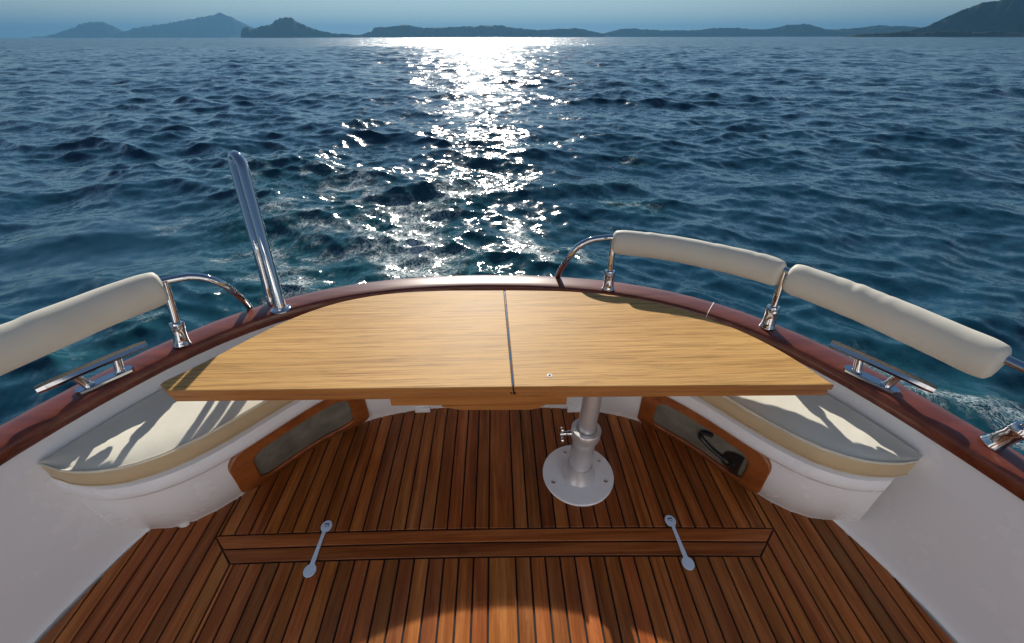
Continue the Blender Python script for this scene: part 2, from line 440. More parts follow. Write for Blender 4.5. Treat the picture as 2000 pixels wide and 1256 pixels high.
def build_sea():
    az = np.r_[np.radians(np.arange(-74, 74.01, 0.165)), np.radians(np.arange(79, 286, 5.0))]
    rad = [1.3]
    while rad[-1] < 130: rad.append(rad[-1] * 1.0062)
    while rad[-1] < 17500: rad.append(rad[-1] * 1.035)
    rad = np.array(rad); nr, na = len(rad), len(az)
    R, A = np.meshgrid(rad, az, indexing='ij')
    X = R * np.sin(A); Y = R * np.cos(A)
    # random sea: short-crested wind waves travelling mostly along the view axis
    N = 210
    lam = np.exp(rng.uniform(math.log(0.16), math.log(7.5), N)); lam.sort()
    th = rng.normal(math.radians(14), math.radians(40), N) + np.where(rng.random(N) < 0.5, 0, math.pi)
    k = 2 * math.pi / lam
    wgt = np.interp(np.log(lam), np.log([0.16, 0.5, 1.2, 3.0, 7.5]), [0.95, 1.30, 1.25, 0.70, 0.30])
    ak = SEA_STEEP * wgt; amp = ak / k; ph = rng.uniform(0, 2 * math.pi, N)
    step = np.gradient(rad); 
    dist = np.maximum(np.maximum(np.abs(X) - 1.75, 0), 0) ** 2 + np.maximum(Y - 1.9, 0) ** 2
    damp = np.clip(np.sqrt(dist) / 1.6, 0.12, 1.0)
    # patchiness of the chop
    grp = 1 + 0.35 * np.sin(0.21 * X + 0.5 * Y + 1.0) * np.sin(0.33 * Y - 0.17 * X) 
    calm = 1 - 0.75 * np.exp(-(((X + 4.6) / 2.6) ** 2 + ((Y - 4.7) / 1.5) ** 2))
    W = np.zeros_like(X)
    def seg(x0, y0, x1, y1, w, s):
        d = np.array((x1 - x0, y1 - y0)); L = np.hypot(*d); d = d / L
        u = np.clip((X - x0) * d[0] + (Y - y0) * d[1], 0, L)
        return s * np.exp(-(((X - x0 - u * d[0]) ** 2 + (Y - y0 - u * d[1]) ** 2) / (w * w)))
    for a in WAKE_SEGS: np.maximum(W, seg(*a), out=W)
    far = R > 60
    W[far] = 0
    churn = 1 + 1.1 * np.clip(W, 0, 1)
    Z = np.zeros_like(X); DX = np.zeros_like(X); DY = np.zeros_like(X)
    for i in range(N):
        lim = lam[i] / 3.0
        fade = np.clip((lim * 1.5 - step) / (lim * 0.75), 0, 1)
        m = int(np.count_nonzero(fade > 0))
        if m == 0: continue
        f = fade[:m, None]
        q = k[i] * (X[:m] * math.sin(th[i]) + Y[:m] * math.cos(th[i])) + ph[i]
        f = f * ((calm[:m] * (churn[:m] if lam[i] < 0.7 else 1.0)) if lam[i] < 1.6 else 1.0)
        c, s = np.cos(q) * f * amp[i], np.sin(q) * f * amp[i]
        Z[:m] += c; DX[:m] -= CHOP * s * math.sin(th[i]); DY[:m] -= CHOP * s * math.cos(th[i])
    Z *= damp * grp; DX *= damp * grp; DY *= damp * grp
    # the boat's own wake: transverse crests and churn astern
    win = np.exp(-((Y - 6.8) / 4.0) ** 2) * np.exp(-((X + 0.2) / (0.9 + 0.16 * Y)) ** 2) * (Y > 0)
    Z += 0.075 * np.cos(2 * math.pi * (Y - 6.45 + 0.06 * X * X) / 2.5) * win * damp
    for (x0, y0, x1, y1, h, w) in ((-2.0, 6.1, -0.5, 6.5, 0.15, 0.26), (0.85, 6.3, 2.3, 6.7, 0.13, 0.26), (1.3, 9.7, 3.2, 10.4, 0.18, 0.42), (-4.8, 7.9, -3.6, 8.4, 0.15, 0.32), (-4.6, 12.4, -3.2, 12.8, 0.18, 0.4)):
        d = np.array((x1 - x0, y1 - y0)); L = np.hypot(*d); d /= L
        u = (X - x0) * d[0] + (Y - y0) * d[1]; v = -(X - x0) * d[1] + (Y - y0) * d[0]
        Z += h * np.exp(-(v / w) ** 2) * np.exp(-((u - L / 2) / (L * 0.5)) ** 2)
    CALM = np.exp(-(((X + 4.6) / 2.6) ** 2 + ((Y - 4.7) / 1.5) ** 2))
    lostf = np.clip(np.log(np.maximum(step * 3.0, 0.16) / 0.16) / math.log(7.5 / 0.16), 0, 1)
    LOST = np.repeat(lostf[:, None], na, 1)
    V = np.stack([X + DX, Y + DY, Z + SEA_Z], -1).reshape(-1, 3)
    V = np.vstack([V, [[0, 0, SEA_Z - 0.1]]])
    i = np.arange(nr - 1)[:, None]; j = np.arange(na)[None, :]; j2 = (j + 1) % na
    Q = np.stack([i * na + j, (i + 1) * na + j, (i + 1) * na + j2, i * na + j2], -1).reshape(-1, 4)
    Tn = np.stack([np.full(na, nr * na), np.arange(na), (np.arange(na) + 1) % na], -1)
    nq, nt = len(Q), len(Tn)
    me = bpy.data.meshes.new('sea')
    me.vertices.add(len(V)); me.vertices.foreach_set('co', V.astype(np.float32).ravel())
    me.loops.add(nq * 4 + nt * 3)
    me.loops.foreach_set('vertex_index', np.r_[Q[:, ::-1].ravel(), Tn[:, ::-1].ravel()].astype(np.int32))
    me.polygons.add(nq + nt)
    me.polygons.foreach_set('loop_start', np.r_[np.arange(nq) * 4, nq * 4 + np.arange(nt) * 3].astype(np.int32))
    me.polygons.foreach_set('use_smooth', np.ones(nq + nt, dtype=bool))
    me.update(calc_edges=True)
    for nm, arr in (('unresolved', LOST), ('wake', W), ('calm', CALM)):
        at = me.attributes.new(nm, 'FLOAT', 'POINT'); at.data.foreach_set('value', np.r_[arr.ravel(), 0.0].astype(np.float32))
    if me.polygons[0].normal.z < 0: me.flip_normals()
    me.materials.append(sea_material())
    o = bpy.data.objects.new('sea', me); COL.objects.link(o)
    tag(o, 'choppy dark blue sea with a foaming wake and sun glitter', kind='structure')
SEA_STEEP, CHOP = 0.0225, 0.85
WAKE_SEGS = [(-0.5, 3.5, -1.5, 5.4, 0.8, 0.95), (-1.6, 3.6, -3.2, 5.6, 0.9, 0.62), (-1.0, 5.4, -0.3, 6.6, 0.7, 0.75), (-1.5, 5.4, -3.0, 7.8, 0.9, 0.58), (-3.4, 6.2, -4.4, 8.2, 0.6, 0.60), (-0.2, 3.4, 0.3, 5.0, 0.6, 0.5),
             (0.18, 5.3, 0.50, 3.9, 0.16, 0.95), (0.82, 4.35, 0.92, 3.95, 0.15, 0.8), (2.6, 2.2, 3.8, 1.2, 0.45, 0.52), (-2.9, 3.0, -3.2, 2.5, 0.25, 0.52), (-3.8, 12.6, -3.5, 12.5, 0.35, 0.6), (-0.6, 6.6, -0.2, 10.5, 0.8, 0.42),
             (1.6, 5.9, 2.1, 5.5, 0.25, 0.6), (-2.0, 7.3, -3.0, 8.2, 0.35, 0.5), (2.4, 8.5, 2.6, 8.2, 0.2, 0.55), (1.0, 10.0, 2.2, 10.4, 0.4, 0.5), (-1.7, 6.3, -0.6, 6.5, 0.25, 0.65), (0.9, 6.4, 2.0, 6.8, 0.3, 0.5)]
build_sea()

# ------------------------------------------------------------------ islands and coast on the horizon
def land_material(name, a, b, c):
    t = NT(name)
    n = t.noise(t.coords(), 0.02, 8, 0.7); r = t.ramp(n.outputs['Fac'], [(0.35, a), (0.55, b), (0.70, c)])
    t.l(r.outputs['Color'], t.b.inputs['Base Color']); t.set(Roughness=0.95, Specular_IOR_Level=0.1)
    return t.m
M_LAND = land_material('maquis_hillside', (0.005, 0.012, 0.008), (0.009, 0.018, 0.011), (0.022, 0.028, 0.022))
def land(label, sky, D, seed, depth=1.6, name='island'):
    r_ = np.random.default_rng(seed); az = np.radians([p[0] for p in sky]); el = np.radians([max(p[1], 0.0) for p in sky])
    n = 220; a = np.linspace(az[0], az[-1], n); e = np.interp(a, az, el)
    rough = np.zeros(n)
    for f, w in ((30, 0.5), (80, 0.45), (200, 0.45)): rough += w * np.interp(np.linspace(0, f, n), np.arange(f + 1), r_.normal(0, 1, f + 1))
    h = np.maximum(np.tan(e) * D + 1.97 + rough * D * 0.0008 * np.clip(e / 0.004, 0, 1), 0.05)
    h[0] = h[-1] = 0.02
    prof = np.array([0.0, 0.04, 0.16, 0.32, 0.5, 0.68, 0.84, 0.95, 1.0, 0.93, 0.72, 0.45, 0.2, 0.0]); pos = np.linspace(-1, 1, len(prof)); pos = np.where(pos < 0, pos, pos)
    ipk = 8; pos = np.r_[np.linspace(-1, 0, ipk + 1), np.linspace(0, 1, len(prof) - ipk)[1:]]
    V = []; 
    wid = np.maximum(h * depth, D * 0.012)
    for j, (p, q) in enumerate(zip(pos, prof)):
        rl = np.interp(np.linspace(0, 60, n), np.arange(61), r_.normal(0, 1, 61)) * 0.07 + np.interp(np.linspace(0, 18, n), np.arange(19), r_.normal(0, 1, 19)) * 0.06
        hh = h * q * (1 + (rl if 0 < q < 1 else 0)); dd = D + wid * p
        hh = np.minimum(hh, h * dd / D * (0.985 if q < 1 else 1.0)) - 0.42 - (1.0 if q == 0 else 0)
        V.append(np.stack([np.sin(a) * dd, np.cos(a) * dd, hh], -1))
    V = np.array(V); m = len(prof)
    verts = V.reshape(-1, 3); F = [(j * n + i, j * n + i + 1, (j + 1) * n + i + 1, (j + 1) * n + i) for j in range(m - 1) for i in range(n - 1)]
    o = mesh(name, verts, F, M_LAND, None, True)
    tag(o, label, kind='structure'); return o
land('pale low island with one rounded top, farthest out beside the larger pale one', [(-41.41, 0.052), (-40.45, 0.123), (-39.74, 0.302), (-38.41, 0.738), (-37.98, 0.957), (-37.06, 1.15), (-36.37, 1.161), (-35.66, 0.768), (-35.22, 0.511), (-34.51, 0.287), (-33.72, 0.097)], 6500, 1, name='island')
land('pale broad island rising to a sharp summit', [(-36.31, 0.056), (-35.44, 0.434), (-34.83, 0.589), (-33.02, 0.909), (-31.6, 1.079), (-30.08, 1.411), (-28.57, 1.631), (-27.89, 1.761), (-27.27, 1.97), (-26.81, 1.82), (-26.41, 1.707), (-25.68, 1.271), (-24.91, 0.865), (-23.62, 0.578), (-21.82, 0.24), (-20.89, 0.066)], 6100, 2, name='island')
land('dark cone-shaped headland with a steep seaward cliff', [(-26.08, 0.021), (-25.81, 0.567), (-25.64, 0.818), (-25.27, 0.862), (-24.73, 0.699), (-23.97, 0.956), (-23.0, 1.091), (-22.16, 1.562), (-21.56, 1.695), (-21.03, 1.702), (-20.55, 1.368), (-19.68, 0.945), (-18.53, 0.557), (-17.32, 0.337), (-15.78, 0.25), (-14.74, 0.206), (-14.35, 0.023)], 2900, 3, name='island')
land('long low dark island behind the sun glitter', [(-15.3, 0.023), (-14.63, 0.206), (-13.31, 0.436), (-12.97, 0.847), (-11.12, 0.991), (-9.74, 1.133), (-8.11, 0.909), (-6.45, 0.821), (-4.19, 0.918), (-1.92, 1.015), (0.94, 1.064), (2.65, 0.83), (4.95, 0.641), (7.8, 0.732), (9.21, 0.824), (10.64, 0.541), (12.12, 0.352), (12.94, 0.024)], 3100, 4, name='island')
land('low dark coast with a single knoll running along the horizon', [(11.54, 0.024), (12.34, 0.352), (13.96, 0.72), (15.05, 0.717), (16.69, 0.621), (20.4, 0.564), (21.95, 0.515), (23.9, 0.727), (25.35, 0.763), (27.31, 0.581), (28.69, 0.616), (30.39, 0.937), (31.66, 1.047), (32.57, 0.877), (33.74, 0.546), (36.32, 0.647), (37.78, 0.826), (38.91, 0.777), (40.4, 0.651), (41.81, 0.566), (44.17, 0.406), (46.21, -0.017)], 3500, 5, name='island')
land('high dark mountain at the end of the coast', [(34.99, -0.06), (36.53, 0.099), (38.78, 0.211), (40.46, 0.503), (41.07, 0.718), (41.87, 1.21), (42.9, 1.814), (43.95, 2.252), (44.8, 2.352), (45.3, 2.526), (46.08, 2.683), (48.1, 2.951), (50.29, 2.544), (52.79, 1.717), (55.39, 0.803), (57.21, -0.014)], 1900, 6, depth=0.95, name='hill')
land('flat wooded shore at the foot of the high mountain', [(35.61, -0.1), (36.48, 0.217), (38.01, 0.251), (39.46, 0.322), (40.92, 0.242), (42.57, 0.38), (44.22, 0.3), (45.75, 0.327), (47.25, 0.252), (50.01, 0.176), (52.6, -0.076)], 1600, 7, name='hill')

# ------------------------------------------------------------------ sea haze over the whole scene
HAZE_DENSITY = 0.000175
t = NT('haze_air')
for nd in list(t.t.nodes):
    if nd.type == 'BSDF_PRINCIPLED': t.t.nodes.remove(nd)
hv = t.n('ShaderNodeVolumePrincipled')
hv.inputs['Color'].default_value = (0.110, 0.268, 0.435, 1); hv.inputs['Density'].default_value = HAZE_DENSITY; hv.inputs['Anisotropy'].default_value = 0.30
t.l(hv.outputs['Volume'], t.out.inputs['Volume'])
B = 18500.0; zb, zt = -3.0, 330.0
hz = mesh('haze', [(-B, -B, zb), (B, -B, zb), (B, B, zb), (-B, B, zb), (-B, -B, zt), (B, -B, zt), (B, B, zt), (-B, B, zt)],
          [(0, 3, 2, 1), (4, 5, 6, 7), (0, 1, 5, 4), (1, 2, 6, 5), (2, 3, 7, 6), (3, 0, 4, 7)], t.m)
tag(hz, kind='stuff')
# ------------------------------------------------------------------ boat plan curves (metres; x to starboard of the picture, y astern, deck at z = 0)
GUNWALE = [(-1.735,-1.600),(-1.734,-1.491),(-1.732,-1.382),(-1.731,-1.273),(-1.729,-1.165),(-1.727,-1.056),(-1.725,-0.947),(-1.722,-0.838),(-1.719,-0.729),(-1.715,-0.620),(-1.711,-0.512),(-1.706,-0.403),(-1.699,-0.294),(-1.692,-0.186),(-1.683,-0.077),(-1.673,0.031),(-1.662,0.140),(-1.649,0.248),(-1.634,0.356),(-1.617,0.463),(-1.596,0.570),(-1.572,0.676),(-1.541,0.780),(-1.505,0.883),(-1.462,0.983),(-1.415,1.081),(-1.362,1.176),(-1.305,1.269),(-1.241,1.357),(-1.171,1.440),(-1.093,1.516),(-1.008,1.585),(-0.917,1.643),(-0.820,1.692),(-0.718,1.732),(-0.613,1.762),(-0.507,1.784),(-0.399,1.799),(-0.291,1.808),(-0.182,1.813),(-0.073,1.813),(0.036,1.808),(0.144,1.800),(0.252,1.787),(0.360,1.768),(0.466,1.744),(0.570,1.712),(0.671,1.673),(0.769,1.625),(0.862,1.568),(0.949,1.503),(1.030,1.430),(1.103,1.350),(1.170,1.264),(1.229,1.172),(1.281,1.077),(1.327,0.978),(1.368,0.877),(1.405,0.775),(1.439,0.671),(1.469,0.567),(1.496,0.461),(1.519,0.355),(1.538,0.248),(1.553,0.140),(1.566,0.032),(1.576,-0.077),(1.584,-0.185),(1.590,-0.294),(1.595,-0.403),(1.599,-0.511),(1.602,-0.620),(1.604,-0.729),(1.606,-0.838),(1.607,-0.947),(1.608,-1.056),(1.609,-1.165),(1.610,-1.273),(1.610,-1.382),(1.610,-1.491),(1.610,-1.600)]
BENCH_FOOT = [(-1.349,0.931),(-1.268,0.931),(-1.195,0.957),(-1.132,1.001),(-1.076,1.055),(-1.026,1.116),(-0.977,1.180),(-0.926,1.241),(-0.873,1.299),(-0.814,1.352),(-0.751,1.397),(-0.683,1.436),(-0.611,1.466),(-0.535,1.489),(-0.458,1.506),(-0.379,1.517),(-0.300,1.523),(-0.222,1.525),(-0.143,1.525),(-0.065,1.522),(0.014,1.519),(0.092,1.514),(0.171,1.509),(0.250,1.502),(0.329,1.493),(0.408,1.481),(0.486,1.464),(0.562,1.442),(0.635,1.413),(0.703,1.377),(0.766,1.332),(0.823,1.279),(0.875,1.220),(0.923,1.155),(0.968,1.088),(1.014,1.022),(1.064,0.962),(1.123,0.913),(1.192,0.880),(1.273,0.868)]
BENCH_LIP = [(-1.499,0.906),(-1.449,0.883),(-1.395,0.860),(-1.338,0.842),(-1.279,0.833),(-1.221,0.832),(-1.164,0.841),(-1.111,0.860),(-1.062,0.886),(-1.016,0.919),(-0.974,0.958),(-0.934,1.001),(-0.897,1.046),(-0.861,1.092),(-0.824,1.139),(-0.787,1.184),(-0.749,1.228),(-0.708,1.269),(-0.665,1.307),(-0.620,1.342),(-0.572,1.373),(-0.521,1.401),(-0.469,1.425),(-0.415,1.446),(-0.359,1.462),(-0.303,1.476),(-0.245,1.486),(-0.188,1.493),(-0.130,1.496),(-0.072,1.498),(-0.014,1.496),(0.044,1.492),(0.102,1.485),(0.159,1.476),(0.216,1.464),(0.272,1.449),(0.328,1.432),(0.382,1.412),(0.436,1.390),(0.488,1.364),(0.538,1.335),(0.585,1.303),(0.631,1.268),(0.673,1.229),(0.714,1.188),(0.752,1.144),(0.788,1.098),(0.823,1.051),(0.857,1.002),(0.892,0.955),(0.929,0.910),(0.968,0.868),(1.011,0.831),(1.059,0.802),(1.111,0.781),(1.168,0.771),(1.227,0.770),(1.287,0.780),(1.344,0.798),(1.394,0.818)]
TABLE_BACK = [(-1.037,1.004),(-0.983,1.070),(-0.933,1.140),(-0.883,1.213),(-0.831,1.285),(-0.773,1.350),(-0.708,1.407),(-0.638,1.452),(-0.561,1.485),(-0.479,1.508),(-0.394,1.522),(-0.306,1.528),(-0.217,1.530),(-0.128,1.528),(-0.039,1.525),(0.048,1.522),(0.135,1.517),(0.220,1.511),(0.305,1.501),(0.389,1.486),(0.471,1.464),(0.552,1.434),(0.631,1.395),(0.706,1.346),(0.776,1.290),(0.839,1.227),(0.893,1.160),(0.937,1.089),(0.972,1.013),(1.001,0.927)]
DECK_EDGE_PORT = [(-1.351,0.929),(-1.377,0.846),(-1.400,0.767),(-1.426,0.661),(-1.451,0.569),(-1.500,0.350),(-1.540,0.100),(-1.570,-0.300),(-1.585,-0.800),(-1.590,-1.500)]
DECK_EDGE_STBD = [(1.277,0.867),(1.310,0.769),(1.345,0.668),(1.361,0.559),(1.381,0.466),(1.420,0.200),(1.450,-0.200),(1.465,-0.800),(1.470,-1.500)]
GUN_TOP, GUN_BOT, GUN_W = 0.588, 0.538, 0.116
Z_LIP0, Z_LIP1, Z_SEAT = 0.330, 0.400, 0.474
CX = -0.03                                   # pole of the polar resampling of the U-shaped curves

def polar(P):
    P = np.array(P, float); th = np.arctan2(P[:, 1], P[:, 0] - CX); r = np.hypot(P[:, 0] - CX, P[:, 1])
    o = np.argsort(th); return th[o], r[o]
def at_polar(pol, th):
    r = np.interp(th, *pol); return np.stack([CX + r * np.cos(th), r * np.sin(th)], -1)

GW = np.array(GUNWALE) * 1.0126
# the bulwark's foot lies a little inboard of the cap
sx = GW[:, 0]
d_foot = np.where(sx < 0, 0.132, np.interp(GW[:, 1], [-0.6, 0.2, 0.6, 1.0, 1.4], [0.138, 0.115, 0.095, 0.100, 0.125]))
WALL_TOP = offset(GW, 0.092)
WALL_FOOT = offset(GW, d_foot)
P_WALL = polar(offset(GW, 0.099))
P_FOOT = polar(BENCH_FOOT); P_LIP = polar(BENCH_LIP)

def ext_polar(pol, th):
    """polar curve carried straight on past its ends, so it runs in behind the bulwark"""
    p = at_polar(pol, th)
    return p

# ---------------------------------------------------------------- the boat
boat = empty('boat', 'motor boat cockpit with white sides, red varnished wood gunwale and teak planked deck', 'boat')

# --- deck: black caulk bed with teak planks laid on it
def beam_back(x):   # after edge of the framed hatch opening, gently bowed
    return 0.869 - 0.0233 * (x + 0.03) + 0.014 * (1 - ((x + 0.03) / 1.06) ** 2)

foot_th = np.linspace(P_FOOT[0][0], P_FOOT[0][-1], 160)
foot_xy = at_polar(P_FOOT, foot_th)                       # starboard -> port
foot_sorted = foot_xy[np.argsort(foot_xy[:, 0])]
pe = np.array(DECK_EDGE_PORT)[::-1]; se = np.array(DECK_EDGE_STBD)
edge_x = np.r_[pe[:, 0], foot_sorted[3:-3, 0], se[:, 0]]; edge_y = np.r_[pe[:, 1], foot_sorted[3:-3, 1], se[:, 1]]
def deck_end(x): return float(np.interp(x, edge_x, edge_y))
bed = MB()
bedpoly = [(x, y - 0.0) for x, y in zip(edge_x, edge_y)]
bedpoly = [(x * 1.0, y + 0.012) for x, y in bedpoly]
bed.add(*prism_geo(bedpoly, -0.05, -0.0055))
deck = bed.build('deck', M_CAULK, boat, smooth=False)

PITCH_P, GAP, TOP = 0.0532, 0.0066, 0.0
Y_FWD = -1.45
plank_n = [0]
def plank(poly, parent, cross=False, tone=None, z=0.0):
    V, Fc = prism_geo(poly, -0.0055, TOP + z, 0.0011)
    o = mesh('plank', V, Fc, M_TEAKX if cross else M_TEAK, parent)
    t = tone if tone is not None else min(0.86, max(0.16, random.gauss(0.5, 0.17)))
    o.color = (t, random.random(), random.random(), 1)
    plank_n[0] += 1
    return o

XK0, XK1 = -0.0585, 0.038                    # king plank
XF0, XF1 = -1.083, 1.024                     # outer edges of the framed opening
FW = 0.050
def strips(x_from, x_to, step):
    xs = [x_from]; 
    while (x_to - xs[-1]) * np.sign(step) > abs(step) * 0.35: xs.append(xs[-1] + step)
    return xs
def top_outline(x0, x1, f, n=4):
    return [(x, f(x)) for x in np.linspace(x1, x0, n)]

def deck_plank(x0, x1, y0f, y1f, parent, n=4, tone=None):
    a, b = (x0 + GAP / 2, x1 - GAP / 2)
    lo = [(x, y0f(x)) for x in np.linspace(a, b, n)]
    hi = [(x, y1f(x)) for x in np.linspace(b, a, n)]
    lo = [(x, y) for x, y in lo]; hi = [(x, max(y, y0f(x) + 0.004)) for x, y in hi]
    if max(h[1] for h in hi) - min(l[1] for l in lo) < 0.02: return
    plank(lo + hi, parent, tone=tone)

# fixed planks abaft the hatch (king plank first, then outwards both ways), butting on the hatch frame
back = lambda x: beam_back(x) + GAP / 2
deck_plank(XK0, XK1, back, deck_end, deck, tone=0.60)
x = XK0
while x > XF0 - 0.0: 
    deck_plank(max(x - PITCH_P, XF0), x, back, deck_end, deck); x -= PITCH_P
x = XK1
while x < XF1:
    deck_plank(x, min(x + PITCH_P, XF1), back, deck_end, deck); x += PITCH_P
# long planks along the sides of the opening, ending on the bulwark's foot
fwd = lambda x: Y_FWD
x = XF0
while x > -1.60:
    deck_plank(x - PITCH_P, x, fwd, deck_end, deck, n=8); x -= PITCH_P
x = XF1
while x < 1.47:
    deck_plank(x, x + PITCH_P, fwd, deck_end, deck, n=8); x += PITCH_P
# mitred fixed frame round the hatch
def frame(x0, x1, off, w, parent, tones):
    g = GAP / 2
    yb = lambda x: beam_back(x) - off - g
    xs = np.linspace(x0 + g, x1 - g, 15); xi = np.linspace(x1 - w + g * .2, x0 + w - g * .2, 15)
    plank([(x, yb(x)) for x in xs] + [(x, yb(x) - w + 2 * g) for x in xi], parent, cross=True, tone=tones[0])
    for s, xa in ((1, x0), (-1, x1)):
        xo, xn = xa + s * g, xa + s * (w - g)
        plank([(xo, Y_FWD), (xn, Y_FWD), (xn, yb(xa + s * w) - w + 0.2 * g), (xo, yb(xa) - 1.6 * g)], parent, tone=tones[1])
frame(XF0, XF1, 0.0, 0.0525, deck, (0.68, 0.62))
# --- lift-out hatch with its own frame and planks
hb = MB(); hx0, hx1 = XF0 + 0.0525, XF1 - 0.0525
hb.add(*prism_geo([(hx0, Y_FWD), (hx1, Y_FWD)] + [(x, beam_back(x) - 0.0525) for x in np.linspace(hx1, hx0, 14)], -0.045, -0.0052))
hatch = hb.build('deck_hatch', M_CAULK, boat, smooth=False)
frame(hx0, hx1, 0.0525, 0.0525, hatch, (0.40, 0.60))
ix0, ix1 = hx0 + 0.0525, hx1 - 0.0525
inner = lambda x: beam_back(x) - 0.105 - GAP / 2
deck_plank(XK0, XK1, fwd, inner, hatch, tone=0.66)
x = XK0
while x > ix0 + 0.004:
    deck_plank(max(x - PITCH_P, ix0), x, fwd, inner, hatch); x -= PITCH_P
x = XK1
while x < ix1 - 0.004:
    deck_plank(x, min(x + PITCH_P, ix1), fwd, inner, hatch); x += PITCH_P

# --- bulwark: inner white liner, with a cove where it meets the deck
rings = []
for wt, wf in zip(WALL_TOP, WALL_FOOT):
    prof = []
    inn = (wf - wt); L = np.hypot(*inn); inn = inn / max(L, 1e-6)
    for z, k in ((-0.03, 0.016), (0.0, 0.016), (0.006, 0.010), (0.018, 0.004), (0.045, 0.0)):
        p = wf + inn * k; prof.append((p[0], p[1], z))
    for z in np.linspace(0.09, GUN_BOT + 0.004, 7):
        f = (z / GUN_BOT) ** 1.25; bow = 0.012 * math.sin(math.pi * z / GUN_BOT)
        p = wf * (1 - f) + wt * f - inn * bow; prof.append((p[0], p[1], z))
    rings.append(prof)
V, Fc = loft_geo(rings, closed=False)
bul = mesh('bulwark', V, Fc, M_WHITE, boat, smooth=True)

# --- hull outside, and its stern, down past the waterline
rings = []
for k in range(len(GW)):
    pr = []
    for z, d in ((GUN_BOT + 0.002, 0.030), (0.50, 0.022), (0.44, 0.030), (0.1, 0.06), (-0.25, 0.13), (-0.55, 0.30), (-0.85, 0.62)):
        p = offset(GW, d)[k]; pr.append((p[0], p[1], z))
    rings.append(pr)
V, Fc = loft_geo(rings, closed=False)
mesh('hull', V, Fc, M_WHITE, boat, smooth=True)

# --- gunwale cap, in two lengths with a pale glued joint on the starboard quarter
def cap_section(poly_xy, i):
    P0 = offset(GW, 0.0)[i]; P1 = offset(GW, GUN_W)[i]
    d = (P1 - P0); d = d / np.hypot(*d)
    prof = [(0.006, 0.0), (0.0, 0.006), (0.0, 0.040), (0.003, 0.047), (0.010, 0.050), (0.040, 0.0522), (0.080, 0.0522), (GUN_W - 0.012, 0.050),
            (GUN_W - 0.004, 0.0465), (GUN_W, 0.040), (GUN_W, 0.008), (GUN_W - 0.005, 0.0)]
    return [(P0[0] + d[0] * a, P0[1] + d[1] * a, GUN_BOT + h) for a, h in prof]
GWd = resample(GW, 321); GW_keep = GW; GW = GWd
JOINT = int(np.argmin(np.hypot(GWd[:, 0] - 0.922, GWd[:, 1] - 1.525)))
for a, b in ((0, JOINT), (JOINT, len(GWd) - 1)):
    rings = [cap_section(GWd, i) for i in range(a, b + 1)]
    if a: rings[0] = [tuple(np.array(p) + (np.array(q) - np.array(p)) * 0.06) for p, q in zip(rings[0], rings[1])]
    V, Fc = loft_geo(rings, True, True)
    mesh('gunwale', V, Fc, M_MAHOG, boat, smooth=True)
sec = [tuple(np.array(p) - np.array((0, 0, 0.0008))) for p in cap_section(GWd, JOINT)]
sec2 = [tuple(np.array(p) + (np.array(q) - np.array(p)) * 0.13 + np.array((0, 0, 0.0018))) for p, q in zip(cap_section(GWd, JOINT), cap_section(GWd, JOINT + 1))]
sec1 = [tuple(np.array(p) + np.array((0, 0, 0.0018))) for p in cap_section(GWd, JOINT)]
V, Fc = loft_geo([sec1, sec2], True, True)
mesh('joint_line', V, Fc, M_SEAL, boat, smooth=False)
GW = GW_keep

# --- bench: U-shaped white moulding, front face between foot and lip
TH = np.linspace(math.radians(31.5), math.radians(148.6), 150)
def foot_at(th):
    return at_polar(P_FOOT, th)
def lip_at(th): return at_polar(P_LIP, th)
def extend(fn, pol, th):
    lo, hi = pol[0][0], pol[0][-1]
    if th < lo:
        a, b = fn(lo + 0.05), fn(lo); s = (lo - th) / 0.05; return b + (b - a) * s
    if th > hi:
        a, b = fn(hi - 0.05), fn(hi); s = (th - hi) / 0.05; return b + (b - a) * s
    return fn(th)
def foot_e(th): return extend(foot_at, P_FOOT, th)
def lip_e(th): return extend(lip_at, P_LIP, th)
def bench_face(th, z, proud=0.0):
    """Point on the bench front at polar angle th and height z, moved proud of it by the given distance."""
    f, l = foot_e(th), lip_e(th)
    n = (l - f); n = n / max(np.hypot(*n), 1e-6)
    e = l - n * 0.038                                  # front meets the lip just inside its nosing
    k = (z / Z_LIP0)
    k2 = 1 - (1 - min(max(k, 0.0), 1.0)) ** 1.9
    p = f * (1 - k2) + e * k2 + n * 0.012 * math.sin(math.pi * min(max(k, 0), 1))
    # outward direction in plan: towards the middle of the cockpit
    t = foot_e(th + 0.004) - foot_e(th - 0.004); o = np.array([-t[1], t[0]]); o = o / np.hypot(*o)
    if np.dot(o, np.array([CX, 0.3]) - f) < 0: o = -o
    p = p + o * proud
    return (p[0], p[1], z)
rings = []
for th in TH:
    pr = [bench_face(th, -0.02), bench_face(th, 0.0)] + [bench_face(th, z) for z in np.linspace(0.04, Z_LIP0 - 0.012, 7)]
    l = lip_e(th); f = foot_e(th); n = (l - f) / max(np.hypot(*(l - f)), 1e-6)
    w = at_polar(P_WALL, np.clip(th, P_WALL[0][0], P_WALL[0][-1]))
    for a, z in ((-0.034, Z_LIP0 - 0.004), (-0.010, Z_LIP0 - 0.002), (0.006, Z_LIP0 + 0.006), (0.014, Z_LIP0 + 0.022), (0.013, Z_LIP0 + 0.040), (0.006, Z_LIP1 - 0.008), (-0.010, Z_LIP1 - 0.001), (-0.030, Z_LIP1)):
        pr.append((l[0] + n[0] * a, l[1] + n[1] * a, z))
    pr.append((w[0], w[1], Z_LIP1))
    rings.append(pr)
V, Fc = loft_geo(rings, closed=False)
bench = mesh('bench', V, Fc, M_WHITE, boat, smooth=True)

